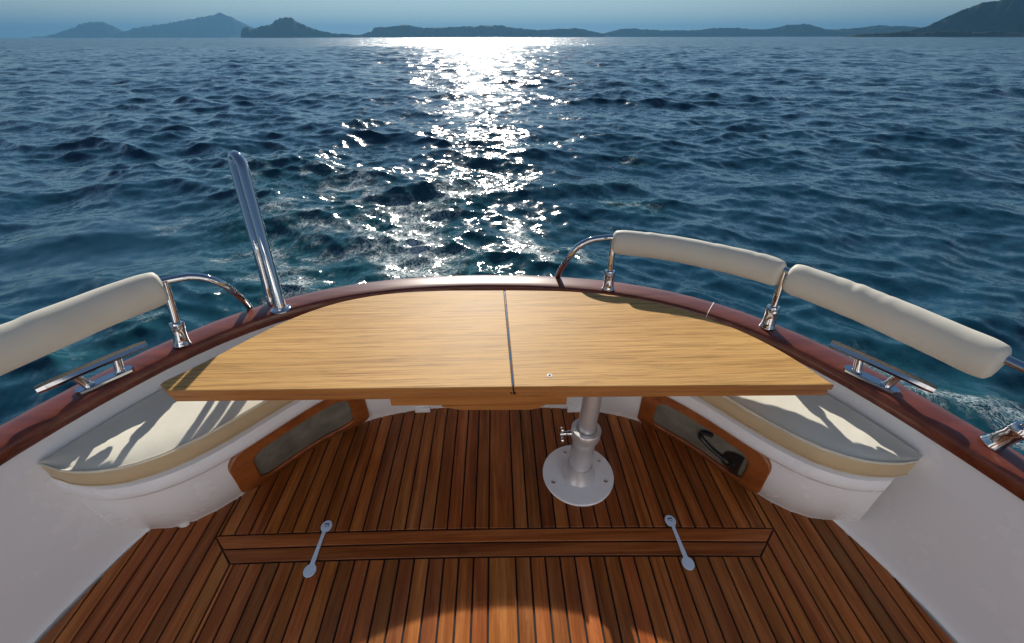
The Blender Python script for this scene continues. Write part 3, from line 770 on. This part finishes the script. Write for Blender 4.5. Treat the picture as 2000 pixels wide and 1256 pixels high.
# lockers let into the bench front: wooden surround proud of the moulding, dark lining inside
def rrect(u0, u1, v0, v1, ru, rv, n=7):
    pts = []
    for (cu, cv, a0) in ((u1 - ru, v1 - rv, 0), (u0 + ru, v1 - rv, 90), (u0 + ru, v0 + rv, 180), (u1 - ru, v0 + rv, 270)):
        for k in range(n + 1):
            a = math.radians(a0 + 90 * k / n); pts.append((cu + ru * math.cos(a), cv + rv * math.sin(a)))
    return pts
def dense(pts, step):
    out = []
    for a, b in zip(pts, pts[1:] + pts[:1]):
        n = max(1, int(abs(b[0] - a[0]) / step)); out += [(a[0] + (b[0] - a[0]) * k / n, a[1] + (b[1] - a[1]) * k / n) for k in range(n)]
    return out
def locker(u0, u1, in0, in1, handle):
    R0, R1 = math.radians(u0), math.radians(u1)
    outer = dense(rrect(R0, R1, 0.012, 0.318, math.radians(3.2), 0.07), 0.02)
    i0, i1 = R0 + math.radians(in0), R1 - math.radians(in1)
    # inner loop with the same count, matched by proportion
    inner_ = [(i0 + (u - R0) / (R1 - R0) * (i1 - i0), 0.070 + (v - 0.012) / 0.306 * 0.200) for u, v in outer]
    P3 = lambda uv, pr: bench_face(uv[0], uv[1], pr)
    rings = [[P3(p, 0.001) for p in outer], [P3(p, 0.015) for p in outer],
             [P3((a[0] + (b[0] - a[0]) * 0.06, a[1] + (b[1] - a[1]) * 0.06), 0.019) for a, b in zip(outer, inner_)],
             [P3((a[0] + (b[0] - a[0]) * 0.92, a[1] + (b[1] - a[1]) * 0.92), 0.019) for a, b in zip(outer, inner_)],
             [P3(p, 0.013) for p in inner_], [P3(p, 0.001) for p in inner_]]
    V, Fc = loft_geo(rings, True)
    mesh('locker_frame', V, Fc, M_LOCKER, bench, smooth=True, local=1)
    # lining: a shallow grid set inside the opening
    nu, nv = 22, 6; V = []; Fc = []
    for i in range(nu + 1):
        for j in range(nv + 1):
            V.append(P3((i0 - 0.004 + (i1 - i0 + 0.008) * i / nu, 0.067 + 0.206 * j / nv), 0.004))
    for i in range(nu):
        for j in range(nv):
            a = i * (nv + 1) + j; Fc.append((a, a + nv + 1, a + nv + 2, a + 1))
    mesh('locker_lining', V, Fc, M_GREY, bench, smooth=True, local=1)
    if handle:
        a0 = i0 + (i1 - i0) * 0.03; a1 = i0 + (i1 - i0) * 0.46
        path = [(a1 - .02, .252), (a1 + .004, .235), (a1 + .008, .205), (a1 - .012, .182), (a1 * .7 + a0 * .3, .168), (a1 * .35 + a0 * .65, .158), (a0 + .035, .150), (a0 + .02, .17)]
        P = spline([P3(p, 0.014) for p in path], 40)
        mesh('black_handle', *tube_geo(P, 0.0095, 10), M_BLACK, bench, smooth=True, local=1)
        nu = 16; top = []; bot = []
        for q in range(nu + 1):
            u = a0 + 0.004 + 0.050 * q / nu; k = math.sqrt(max(0.0, 1 - ((q / nu) * 1.0) ** 2)); w_ = 0.082 * (0.35 + 0.65 * k)
            top.append(P3((u, 0.160 + w_), 0.010)); bot.append(P3((u, 0.160 - w_), 0.010))
        V = []; Fc = []
        for q in range(nu + 1):
            V += [bot[q], P3((a0 + 0.004 + 0.050 * q / nu, 0.160), 0.016), top[q]]
        for q in range(nu):
            Fc += [(q * 3, q * 3 + 3, q * 3 + 4, q * 3 + 1), (q * 3 + 1, q * 3 + 4, q * 3 + 5, q * 3 + 2)]
        mesh('handle_boss', V, Fc, M_BLACK, bench, smooth=True, local=1)
locker(112.8, 134.2, 2.6, 3.2, False)
locker(42.6, 63.8, 3.0, 2.6, True)

# two white drain flaps at the foot of the bench
for xa, xb in ((-0.430, -0.357), (0.327, 0.40)):
    th = math.atan2(1.50, (xa + xb) / 2 - CX); ya = deck_end((xa + xb) / 2)
    d = MB(); 
    V, Fc = prism_geo([(xa, ya - 0.022), (xb, ya - 0.022), (xb, ya + 0.01), (xa, ya + 0.01)], 0.0004, 0.024, 0.003)
    mesh('drain_flap', V, Fc, M_WHITE, bench, local=1)
# small round fitting on the port end of the bench
c = bench_face(math.radians(141.8), 0.022, 0.0)
n_ = Vector(bench_face(math.radians(141.8), 0.022, 0.1)) - Vector(c)
mesh('round_fitting', *lathe_geo([(0.021, -0.004), (0.021, 0.003), (0.017, 0.006), (0.013, 0.003), (0.012, 0.001)], c, n_, 24), M_PLASTIC, bench, smooth=True, local=1)

# ---------------------------------------------------------------- seat cushions on the bench
def seat_cushion(a0, a1, label):
    ths = np.linspace(a0, a1, 76); rings = []; rp = []; rb = []
    for i, th in enumerate(ths):
        l = lip_e(th); w = at_polar(P_WALL, np.clip(th, P_WALL[0][0], P_WALL[0][-1]))
        v = w - l; D = np.hypot(*v)
        side = np.dot(v, np.array([l[0] - CX, l[1]]))
        if side < 0: D = 0.0
        D = max(D, 0.004); v = v / max(np.hypot(*v), 1e-6) if side >= 0 else np.array([l[0] - CX, l[1]]) / np.hypot(l[0] - CX, l[1])
        crown = 0.006 * min(1.0, D / 0.2); e = min(0.012, D * 0.3); wob = 0.0010 * math.sin(i * 1.7) + 0.0024 * math.sin(i * 0.41 + 0.8 * math.sin(i * 0.13)) + 0.0016 * math.sin(i * 0.23)
        P = lambda d, z: (l[0] + v[0] * d, l[1] + v[1] * d, z)
        rings.append([P(0.008, Z_LIP1 + 0.0006), P(0.001, Z_LIP1 + 0.008), P(-0.006 + wob, Z_LIP1 + 0.03), P(-0.005 + wob, Z_SEAT - 0.018), P(0.0, Z_SEAT - 0.006),
                      P(e, Z_SEAT), P(D * 0.3, Z_SEAT + crown + 1.2 * wob), P(D * 0.6, Z_SEAT + crown - 1.4 * wob), P(D - e, Z_SEAT), P(D - 0.001, Z_SEAT - 0.012), P(D - 0.001, Z_LIP1 + 0.0006)])
        rp.append(P(min(0.004, e), Z_SEAT + 0.0005)); rb.append(P(-0.002 + 0.5 * wob, Z_LIP1 + 0.012))
    V, Fc = loft_geo(rings, True, True)
    m = 11
    fm = []
    for i in range(len(ths) - 1):
        for k in range(m): fm.append(1 if k < 4 else 0)
    fm += [0, 0]
    o = mesh('seat_cushion', V, Fc, M_CREAM, None, True, [M_TAN], fm)
    tag(o, label, 'seat cushion', 'cream seat cushions on the bench')
    mesh('piping', *tube_geo(rp, 0.0034, 8), M_PIPING, o, True)
    mesh('piping', *tube_geo(rb, 0.0026, 8), M_TAN, o, True)
    return o
TIP_P = math.radians(147.9); TIP_S = math.radians(30.9)
seat_cushion(math.radians(89.2), TIP_P, 'cream bench cushion with several slanting sunlit stripes, above the locker without a black loop')
seat_cushion(TIP_S, math.radians(89.0), 'cream bench cushion with a zigzag sunlit streak, above the locker with the black loop')

# --- unseen wheelhouse, added to bounce warm sunlight into the cockpit: pale after bulkhead with a wooden door and a window either side
cab = MB()
YC = -0.72
def panel(x0, x1, z0, z1, y0=YC, y1=YC - 0.05): return prism3(x0, x1, y1, y0, z0, z1)
def prism3(x0, x1, y0, y1, z0, z1):
    V = [(x0, y0, z0), (x1, y0, z0), (x1, y1, z0), (x0, y1, z0), (x0, y0, z1), (x1, y0, z1), (x1, y1, z1), (x0, y1, z1)]
    return V, [(0, 3, 2, 1), (4, 5, 6, 7), (0, 1, 5, 4), (1, 2, 6, 5), (2, 3, 7, 6), (3, 0, 4, 7)]
for a in ((-1.50, -0.33, 0.0, 1.05), (0.27, 1.42, 0.0, 1.05), (-1.50, -1.15, 1.052, 1.50), (-0.62, -0.33, 1.052, 1.50), (0.27, 0.54, 1.052, 1.50), (1.08, 1.42, 1.052, 1.50), (-1.50, 1.42, 1.502, 1.85)):
    cab.add(*panel(*a))
bounce_cabin = cab.build('bounce_cabin', M_WHITE, boat, smooth=False)
mesh('bounce_cabin_roof', *prism3(-1.62, 1.54, -3.2, YC + 0.10, 1.852, 1.92), M_WHITE, bounce_cabin, local=1)
mesh('bounce_cabin_side', *prism3(-1.50, -1.45, -3.2, YC - 0.052, 0.0, 1.85), M_WHITE, bounce_cabin, local=1)
mesh('bounce_cabin_side', *prism3(1.37, 1.42, -3.2, YC - 0.052, 0.0, 1.85), M_WHITE, bounce_cabin, local=1)
mesh('bounce_cabin_door', *prism3(-0.328, 0.268, YC - 0.045, YC - 0.005, 0.02, 1.498), M_MAHOG, bounce_cabin, local=1)
for a, b in ((-1.148, -0.622), (0.542, 1.078)):
    mesh('bounce_cabin_window', *prism3(a, b, YC - 0.032, YC - 0.022, 1.054, 1.498), M_GLASS, bounce_cabin, local=1)
# ---------------------------------------------------------------- table
table = empty('table', 'blond wooden half-oval cockpit table with two leaves on a single aluminium pedestal', 'table', (0.328, 1.113, 0.0))
TZ1, TZ0 = 0.675, 0.627
back_c = resample(spline(TABLE_BACK, 90), 90)
frontL, frontR = np.array((-1.030, 0.968)), np.array((1.010, 0.911))
def front_y(x): return frontL[1] + (frontR[1] - frontL[1]) * (x - frontL[0]) / (frontR[0] - frontL[0])
XS0, XS1 = 0.0195, 0.0425                                # seam at the back / at the front edge
def seam_x(y): return np.interp(y, [0.94, 1.53], [0.0365, 0.022])
outline = [tuple(frontL + np.array((0.028, -0.008)))] + [(-1.040, 0.990)] + [tuple(p) for p in back_c] + [tuple(frontR + np.array((0.001, 0.0)))]
def leaf(side):
    pts = [p for p in outline if (p[0] < seam_x(p[1]) - 0.003 if side < 0 else p[0] > seam_x(p[1]) + 0.003)]
    yb = float(np.interp(0.03, [p[0] for p in back_c], [p[1] for p in back_c])); g = 0.003 * side
    yf = front_y(0.034)
    if side < 0: pts = pts + [(seam_x(yb) + g, yb)] + [(seam_x(yf) + g, yf)]
    else: pts = [(seam_x(yf) + g, yf)] + [(seam_x(yb) + g, yb)] + pts
    return pts
def table_layer(name, poly, z0, z1, mtop, medge, bev, parent):
    V, Fc = prism_geo(poly, z0, z1, bev)
    n = len(poly); fm = [1] * n + ([0] * n if bev else []) + [1, 0]
    return mesh(name, V, Fc, mtop, parent, False, [medge], fm)
def shrink(poly, d):
    c = np.mean(np.array(poly), 0); out = []
    for p in poly:
        v = np.array(p) - c; L = np.hypot(*v); out.append(tuple(c + v * (L - d) / L))
    return out
for s in (-1, 1):
    p = leaf(s)
    lf = table_layer('leaf', p, 0.6535, TZ1, M_TABLE, M_TEDGE, 0.0022, table)
    lf.color = (0.5, 0.5, 0.2 if s < 0 else 0.7, 1)
    table_layer('under_leaf', shrink(p, 0.006), TZ0, 0.6485, M_TEDGE, M_TEDGE, 0.003, table)
for s in (-1, 1):
    table_layer('groove', shrink(leaf(s), 0.016), 0.6484, 0.6536, M_DARK, M_DARK, 0.0, table)
# metal strip in the seam between the leaves
ys = np.linspace(front_y(0.034) + 0.004, 1.515, 14)
V = []; Fc = []
for y in ys:
    x = seam_x(y); V += [(x - 0.0022, y, TZ1 - 0.012), (x - 0.0022, y, TZ1 + 0.0006), (x + 0.0022, y, TZ1 + 0.0006), (x + 0.0022, y, TZ1 - 0.012)]
V2, F2 = loft_geo([V[i:i + 4] for i in range(0, len(V), 4)], True, True)
mesh('seam_strip', V2, F2, M_STEEL, table)
mesh('screw', *lathe_geo([(0.0085, 0.0), (0.0085, 0.001), (0.006, 0.0016), (0.0035, 0.0002)], (0.152, 0.985, TZ1 - 0.0003), seg=20), M_SEAL, table, True)
mesh('screw_recess', *lathe_geo([(0.0035, 0.0), (0.003, 0.0006)], (0.152, 0.985, TZ1 + 0.0004), seg=12), M_DARK, table, True)
# battens under the leaves
mesh('batten', *prism_geo([(-0.350, 0.968), (0.206, 0.952), (0.206, 1.032), (-0.350, 1.048)], 0.580, 0.6265, 0.0), M_TEDGE, table)
def bx(V, z0, z1): return prism_geo(V, z0, z1)
k = []
for i in range(15):
    u = i / 14; x = -0.205 + 0.385 * u; k.append((x, 1.035))
bp = [(-0.190, 0.99, 0.577), (-0.130, 0.99, 0.560), (0.090, 0.985, 0.558), (0.118, 0.985, 0.563), (0.140, 0.985, 0.578)]
V = []; 
for (x, y, z) in bp: V.append([(x, y - 0.03, z), (x, y + 0.03, z), (x, y + 0.03, 0.5798), (x, y - 0.03, 0.5798)])
mesh('batten', *loft_geo(V, True, True), M_TEDGE, table)
# pedestal
pc = Vector((0.320, 1.110, 0.0)); pt = Vector((0.343, 1.118, 0.63)); ax = (pt - pc).normalized()
mesh('base_plate', *lathe_geo([(0.1500, 0.0005), (0.1505, 0.006), (0.148, 0.0095), (0.08, 0.0105), (0.03, 0.0105)], pc, seg=72), M_ALUP, table, True)
for a in (200, 338, 110, 30):
    q = (pc.x + 0.118 * math.cos(math.radians(a)), pc.y + 0.118 * math.sin(math.radians(a)), 0.0098)
    mesh('screw', *lathe_geo([(0.0088, 0), (0.0085, 0.0014), (0.005, 0.0020), (0.0035, 0.0006)], q, seg=18), M_STEEL, table, True)
mesh('base_cone', *lathe_geo([(0.0720, 0.010), (0.0712, 0.014), (0.066, 0.024), (0.059, 0.045), (0.0545, 0.068), (0.0525, 0.076), (0.046, 0.0765)], pc, ax, 48), M_ALU, table, True)
mesh('socket_tube', *lathe_geo([(0.0455, 0.070), (0.0455, 0.20), (0.0500, 0.232), (0.0575, 0.240), (0.0590, 0.246), (0.0590, 0.278), (0.0565, 0.283), (0.0400, 0.2835), (0.0375, 0.272)], pc, ax, 48), M_ALU, table, True)
mesh('post', *lathe_geo([(0.0352, 0.260), (0.0352, 0.631)], pc, ax, 40), M_ALU, table, True)
kc = pc + ax * 0.258
mesh('clamp_screw', *lathe_geo([(0.010, 0.052), (0.0115, 0.056), (0.0115, 0.068), (0.009, 0.072), (0.0085, 0.088)], kc, Vector((-1, -0.03, 0.02)), 20), M_STEEL, table, True)
kn = MB(); kx = kc + Vector((-0.096, -0.003, 0.002))
kn.add(*lathe_geo([(0.010, -0.008), (0.0105, 0.006), (0.006, 0.009)], kx, Vector((-1, 0, 0)), 18))
for a in (95, 215, 335):
    e = kx + Vector((0, math.cos(math.radians(a)), math.sin(math.radians(a)))) * 0.024
    kn.add(*lathe_geo([(0.005, -0.007), (0.0105, -0.005), (0.0115, 0.0), (0.0105, 0.005), (0.005, 0.007)], e, Vector((-1, 0, 0)), 16))
    kn.add(*tube_geo([kx, e], 0.0055, 8))
kn.build('clamp_knob', M_STEEL, table)

# ---------------------------------------------------------------- mooring cleats on the gunwale
def cleat(label, c, d, dz=GUN_TOP + 0.0022):
    c = Vector((c[0], c[1], dz)); d = Vector((d[0], d[1], 0)).normalized(); s = Vector((-d.y, d.x, 0))
    root = empty('mooring_cleat', label, 'cleat', c, 'stainless mooring cleats on the gunwale')
    poly = []
    for u, v in ((-0.079, -0.010), (-0.070, -0.019), (0.070, -0.019), (0.079, -0.010), (0.079, 0.010), (0.070, 0.019), (-0.070, 0.019), (-0.079, 0.010)):
        p = c + d * u + s * v; poly.append((p.x, p.y))
    V, Fc = prism_geo(poly, dz + 0.0002, dz + 0.011, 0.002)
    mesh('base_plate', V, Fc, M_STEEL, root)
    for u in (-0.043, 0.043):
        a = c + d * u + Vector((0, 0, 0.0105)); b = c + d * u * 1.30 + Vector((0, 0, 0.062))
        m = MB(); m.add(*tube_geo([a, a + (b - a) * .08, a + (b - a) * 0.2, b], [0.0175, 0.0145, 0.0125, 0.0125], 16))
        m.build('stud', M_STEEL, root)
    bar = [c + d * u + Vector((0, 0, 0.069 - 0.002 * (u / 0.145) ** 2)) for u in np.linspace(-0.145, 0.145, 15)]
    rr = [0.0140] + [0.0168] * 13 + [0.0140]
    V, Fc = tube_geo(bar, rr, 8, True, (1.05, 0.88))
    mesh('bar', V, Fc, M_STEEL, root, False)
    return root
cleat('stainless cleat standing on the gunwale under the single long backrest roll, near the table corner', (-1.334, 1.112), (0.089, 0.117))
cleat('stainless cleat standing on the gunwale under the second of two backrest rolls', (1.242, 1.015), (-0.084, 0.128))

# ---------------------------------------------------------------- backrest rails and padded rolls
def rail_foot(root, f, top, name='socket'):
    """Raised socket on the gunwale with a set screw, and the post that stands in it."""
    f = Vector(f); top = Vector(top); a = (top - f).normalized()
    m = MB()
    m.add(*lathe_geo([(0.0285, 0.0005), (0.0282, 0.004), (0.0255, 0.010), (0.0235, 0.022), (0.0225, 0.040), (0.0225, 0.060), (0.0240, 0.064), (0.0240, 0.086), (0.0215, 0.091), (0.0150, 0.092)], f, a, 24))
    s = m.build(name, M_STEEL, root)
    side = Vector((0.25 if f.x < 0 else -0.25, -0.95, 0.15)).normalized()
    mesh('set_screw', *lathe_geo([(0.0105, 0.018), (0.0105, 0.0265), (0.008, 0.029), (0.0045, 0.026)], f + a * 0.073, side, 16), M_STEEL, s, True, local=1)
    mesh('post', *tube_geo([f + a * 0.05, top], 0.0135, 16), M_STEEL, root, True)
ZR = 0.825
port_rail = empty('backrest_rail', 'bent stainless rail carrying one backrest roll, curling down near the tall steel hoop', 'rail', (-1.19, 1.29, GUN_TOP), 'stainless backrest rails on the gunwale')
R_P = [(-1.66, 0.40, ZR), (-1.570, 0.68, ZR), (-1.505, 0.87, ZR), (-1.434, 1.017, ZR), (-1.379, 1.120, ZR), (-1.310, 1.245, ZR), (-1.229, 1.352, ZR), (-1.160, 1.398, ZR), (-1.116, 1.415, ZR - .005), (-1.079, 1.425, ZR - .02), (-1.053, 1.440, ZR - .05), (-1.045, 1.468, ZR - .095), (-1.055, 1.512, ZR - .155), (-1.074, 1.560, ZR - .215), (-1.09, 1.60, ZR - .28)]
port_path = spline(R_P, 90)
mesh('top_tube', *tube_geo(port_path, 0.0135, 16), M_STEEL, port_rail, True)
rail_foot(port_rail, (-1.198, 1.306, GUN_TOP + 0.002), (-1.200, 1.372, ZR - 0.002))
rail_foot(port_rail, (-1.545, 0.66, GUN_TOP + 0.002), (-1.572, 0.675, ZR))

stbd_rail = empty('backrest_rail', 'bent stainless rail on posts carrying two backrest rolls end to end', 'rail', (1.06, 1.32, GUN_TOP), 'stainless backrest rails on the gunwale')
R_S = [(0.282, 1.815, 0.53), (0.286, 1.782, 0.61), (0.294, 1.748, 0.66), (0.314, 1.708, 0.73), (0.348, 1.698, 0.785), (0.395, 1.702, 0.812), (0.449, 1.703, ZR - .002), (0.518, 1.700, ZR), (0.713, 1.636, ZR), (0.886, 1.534, ZR), (1.009, 1.442, ZR), (1.077, 1.362, ZR), (1.188, 1.205, ZR), (1.262, 1.068, ZR), (1.335, 0.905, ZR), (1.366, 0.835, ZR), (1.398, 0.760, ZR - .003), (1.45, 0.640, ZR - 0.010), (1.50, 0.50, ZR - .015), (1.55, 0.30, ZR - 0.015)]
stbd_path = spline(R_S, 170)
mesh('top_tube', *tube_geo(stbd_path, 0.0135, 16), M_STEEL, stbd_rail, True)
rail_foot(stbd_rail, (0.500, 1.662, GUN_TOP + 0.002), (0.505, 1.701, ZR - 0.002))
rail_foot(stbd_rail, (1.066, 1.338, GUN_TOP + 0.002), (1.073, 1.368, ZR - 0.002))
rail_foot(stbd_rail, (1.392, 0.745, GUN_TOP + 0.002), (1.432, 0.690, ZR - 0.006))

def roll(path, label, i0, i1, seed, h=0.066, w=0.050, group='padded backrest rolls on the rails'):
    P = resample(np.array(path[i0:i1 + 1]), 64); n = len(P); r_ = np.random.default_rng(seed)
    seg = 28; rings = []
    ph = r_.uniform(0, 6.28, 8)
    creases = [(c, r_.uniform(-0.9, 0.9), r_.uniform(0.0008, 0.0019)) for c in r_.uniform(0.15, 0.85, 4)]
    for i in range(n):
        u = i / (n - 1); T = Vector(P[min(i + 1, n - 1)]) - Vector(P[max(i - 1, 0)]); T.normalize()
        up = Vector((0, 0, 1)); sd = T.cross(up).normalized()
        endk = min(u, 1 - u) * (n - 1)
        k = 1.0 if endk > 3.5 else (0.93 + 0.07 * math.sin(endk / 3.5 * math.pi / 2))
        k *= 1 + 0.005 * math.sin(u * 19 + ph[0]) + 0.004 * math.sin(u * 43 + ph[1])
        c = Vector(P[i]) - Vector((0, 0, 0.020)); ring = []
        for q in range(seg):
            th = 2 * math.pi * q / seg
            x = math.cos(th); y = math.sin(th)
            xx = x * w; yy = abs(y) ** 0.95 * np.sign(y) * h
            if y > 0: xx *= 1 - 0.10 * y
            bump = 0.0
            for (cu, sl, dp) in creases:
                top = max(0.0, math.sin(th))
                t = (u - cu) + sl * 0.035 * math.cos(th)
                bump -= dp * top * math.exp(-(t / 0.014) ** 2) - dp * 0.7 * top * math.exp(-((t - 0.04) / 0.03) ** 2)
            ring.append(tuple(c + (sd * xx + up * yy) * k * (1 + bump / 0.06)))
        rings.append(ring)
    # slightly domed ends
    def end(i, s):
        T = (Vector(P[1]) - Vector(P[0])).normalized() if i == 0 else (Vector(P[-1]) - Vector(P[-2])).normalized()
        c = Vector(P[i]) - Vector((0, 0, 0.020)); base = rings[i]; o = []
        for f, d in ((0.93, 0.006), (0.72, 0.0125), (0.30, 0.015)):
            o.append([tuple(c + (Vector(p) - c) * f + T * s * d) for p in base])
        return o
    rings = end(0, -1)[::-1] + rings + end(-1, 1)
    V, Fc = loft_geo(rings, True, True)
    o = mesh('backrest_roll', V, Fc, M_ROLL, None, True)
    return tag(o, label, 'backrest cushion', group)
def idx(path, pt): return int(np.argmin(np.linalg.norm(np.array(path) - np.array(pt), axis=1)))
roll(port_path, 'long off-white backrest roll on its own rail beside the tall steel hoop', idx(port_path, (-1.66, 0.40, ZR)), idx(port_path, (-1.222, 1.36, ZR)), 3, 0.066, 0.048)
roll(stbd_path, 'shorter off-white backrest roll over the curve of the gunwale behind the table', idx(stbd_path, (0.518, 1.700, ZR)), idx(stbd_path, (1.064, 1.378, ZR)), 5, 0.055, 0.042)
roll(stbd_path, 'longer off-white backrest roll above a cleat, second of two in a row', idx(stbd_path, (1.092, 1.34, ZR)), idx(stbd_path, (1.362, 0.843, ZR)), 8, 0.060, 0.046)

# ---------------------------------------------------------------- tall boarding hoop
hoop = empty('boarding_hoop', 'tall narrow polished steel hoop standing on the stern gunwale with a round foot flange', 'grab rail', (-0.930, 1.545, GUN_TOP))
b0 = Vector((-0.930, 1.545, GUN_TOP + 0.003)); t0 = Vector((-1.009, 1.765, 1.118)); off = Vector((-0.050, 0.040, 0.012))
legs = [b0, b0 + (t0 - b0) * 0.3, b0 + (t0 - b0) * 0.6, b0 + (t0 - b0) * 0.9, t0]
arc = [t0 + off * (0.5 - 0.5 * math.cos(a)) + (t0 - b0).normalized() * (0.036 * math.sin(a)) for a in np.linspace(0.25, math.pi - 0.25, 9)]
t1 = t0 + off; b1 = b0 + off
down = [t1, t1 + (b1 - t1) * 0.3, t1 + (b1 - t1) * 0.6, b1 + Vector((-0.02, 0.03, -0.02)), b1 + Vector((-0.035, 0.05, -0.28))]
P = resample(np.array([tuple(p) for p in legs + arc + down]), 110)
mesh('hoop_tube', *tube_geo([tuple(p) for p in P], 0.0215, 22), M_STEEL, hoop, True)
mesh('foot_flange', *lathe_geo([(0.0400, 0.0), (0.0400, 0.004), (0.037, 0.0065), (0.027, 0.008), (0.0245, 0.013), (0.022, 0.014)], b0 - Vector((0, 0, 0.0015)), Vector((0.0, 0.05, 1)), 40), M_STEEL, hoop, True)

# ---------------------------------------------------------------- hatch straps
def strap(label, p0, p1, rotate_disc):
    a = Vector((p0[0], p0[1], 0)); b = Vector((p1[0], p1[1], 0)); d = (b - a).normalized(); s = Vector((-d.y, d.x, 0))
    root = empty('hatch_strap', label, 'hatch latch', (a.x, a.y, 0.0), 'spoon-shaped metal straps across the hatch seam')
    # keeper plate at the far end
    poly = []
    for k in range(28):
        t = 2 * math.pi * k / 28; p = a + d * (0.023 * math.sin(t)) + s * (0.0205 * math.cos(t)); poly.append((p.x, p.y))
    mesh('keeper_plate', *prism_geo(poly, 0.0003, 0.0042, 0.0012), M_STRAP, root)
    q = [a + d * u + s * v for u, v in ((-0.010, -0.0085), (-0.010, 0.0085), (0.002, 0.0085), (0.002, -0.0085))]
    mesh('slot', *prism_geo([(p.x, p.y) for p in q], 0.0040, 0.0046), M_DARK, root)
    # spoon: narrow strap widening to a round finger disc
    L = (b - a).length; pts_l = []; pts_r = []
    prof = [(-0.004, 0.0068), (0.02, 0.0066), (0.05, 0.0062), (0.09, 0.0068), (L - 0.040, 0.0082)]
    for u, w in prof: pts_l.append(a + d * u + s * w); pts_r.append(a + d * u - s * w)
    disc = []
    R = 0.0215
    for k in range(25):
        t = math.radians(158) * (1 - 2 * k / 24); disc.append(b + d * (R * math.cos(t)) * 1.08 + s * (R * math.sin(t)))
    poly = [(p.x, p.y) for p in pts_l + disc + pts_r[::-1]]
    V, Fc = prism_geo(poly, 0.0046, 0.0078, 0.001)
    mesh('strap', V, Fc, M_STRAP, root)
    mesh('pivot_pin', *lathe_geo([(0.0028, 0), (0.0028, 0.0012), (0.002, 0.0018)], a + d * 0.004 + Vector((0, 0, 0.0076)), seg=12), M_STEEL, root, True)
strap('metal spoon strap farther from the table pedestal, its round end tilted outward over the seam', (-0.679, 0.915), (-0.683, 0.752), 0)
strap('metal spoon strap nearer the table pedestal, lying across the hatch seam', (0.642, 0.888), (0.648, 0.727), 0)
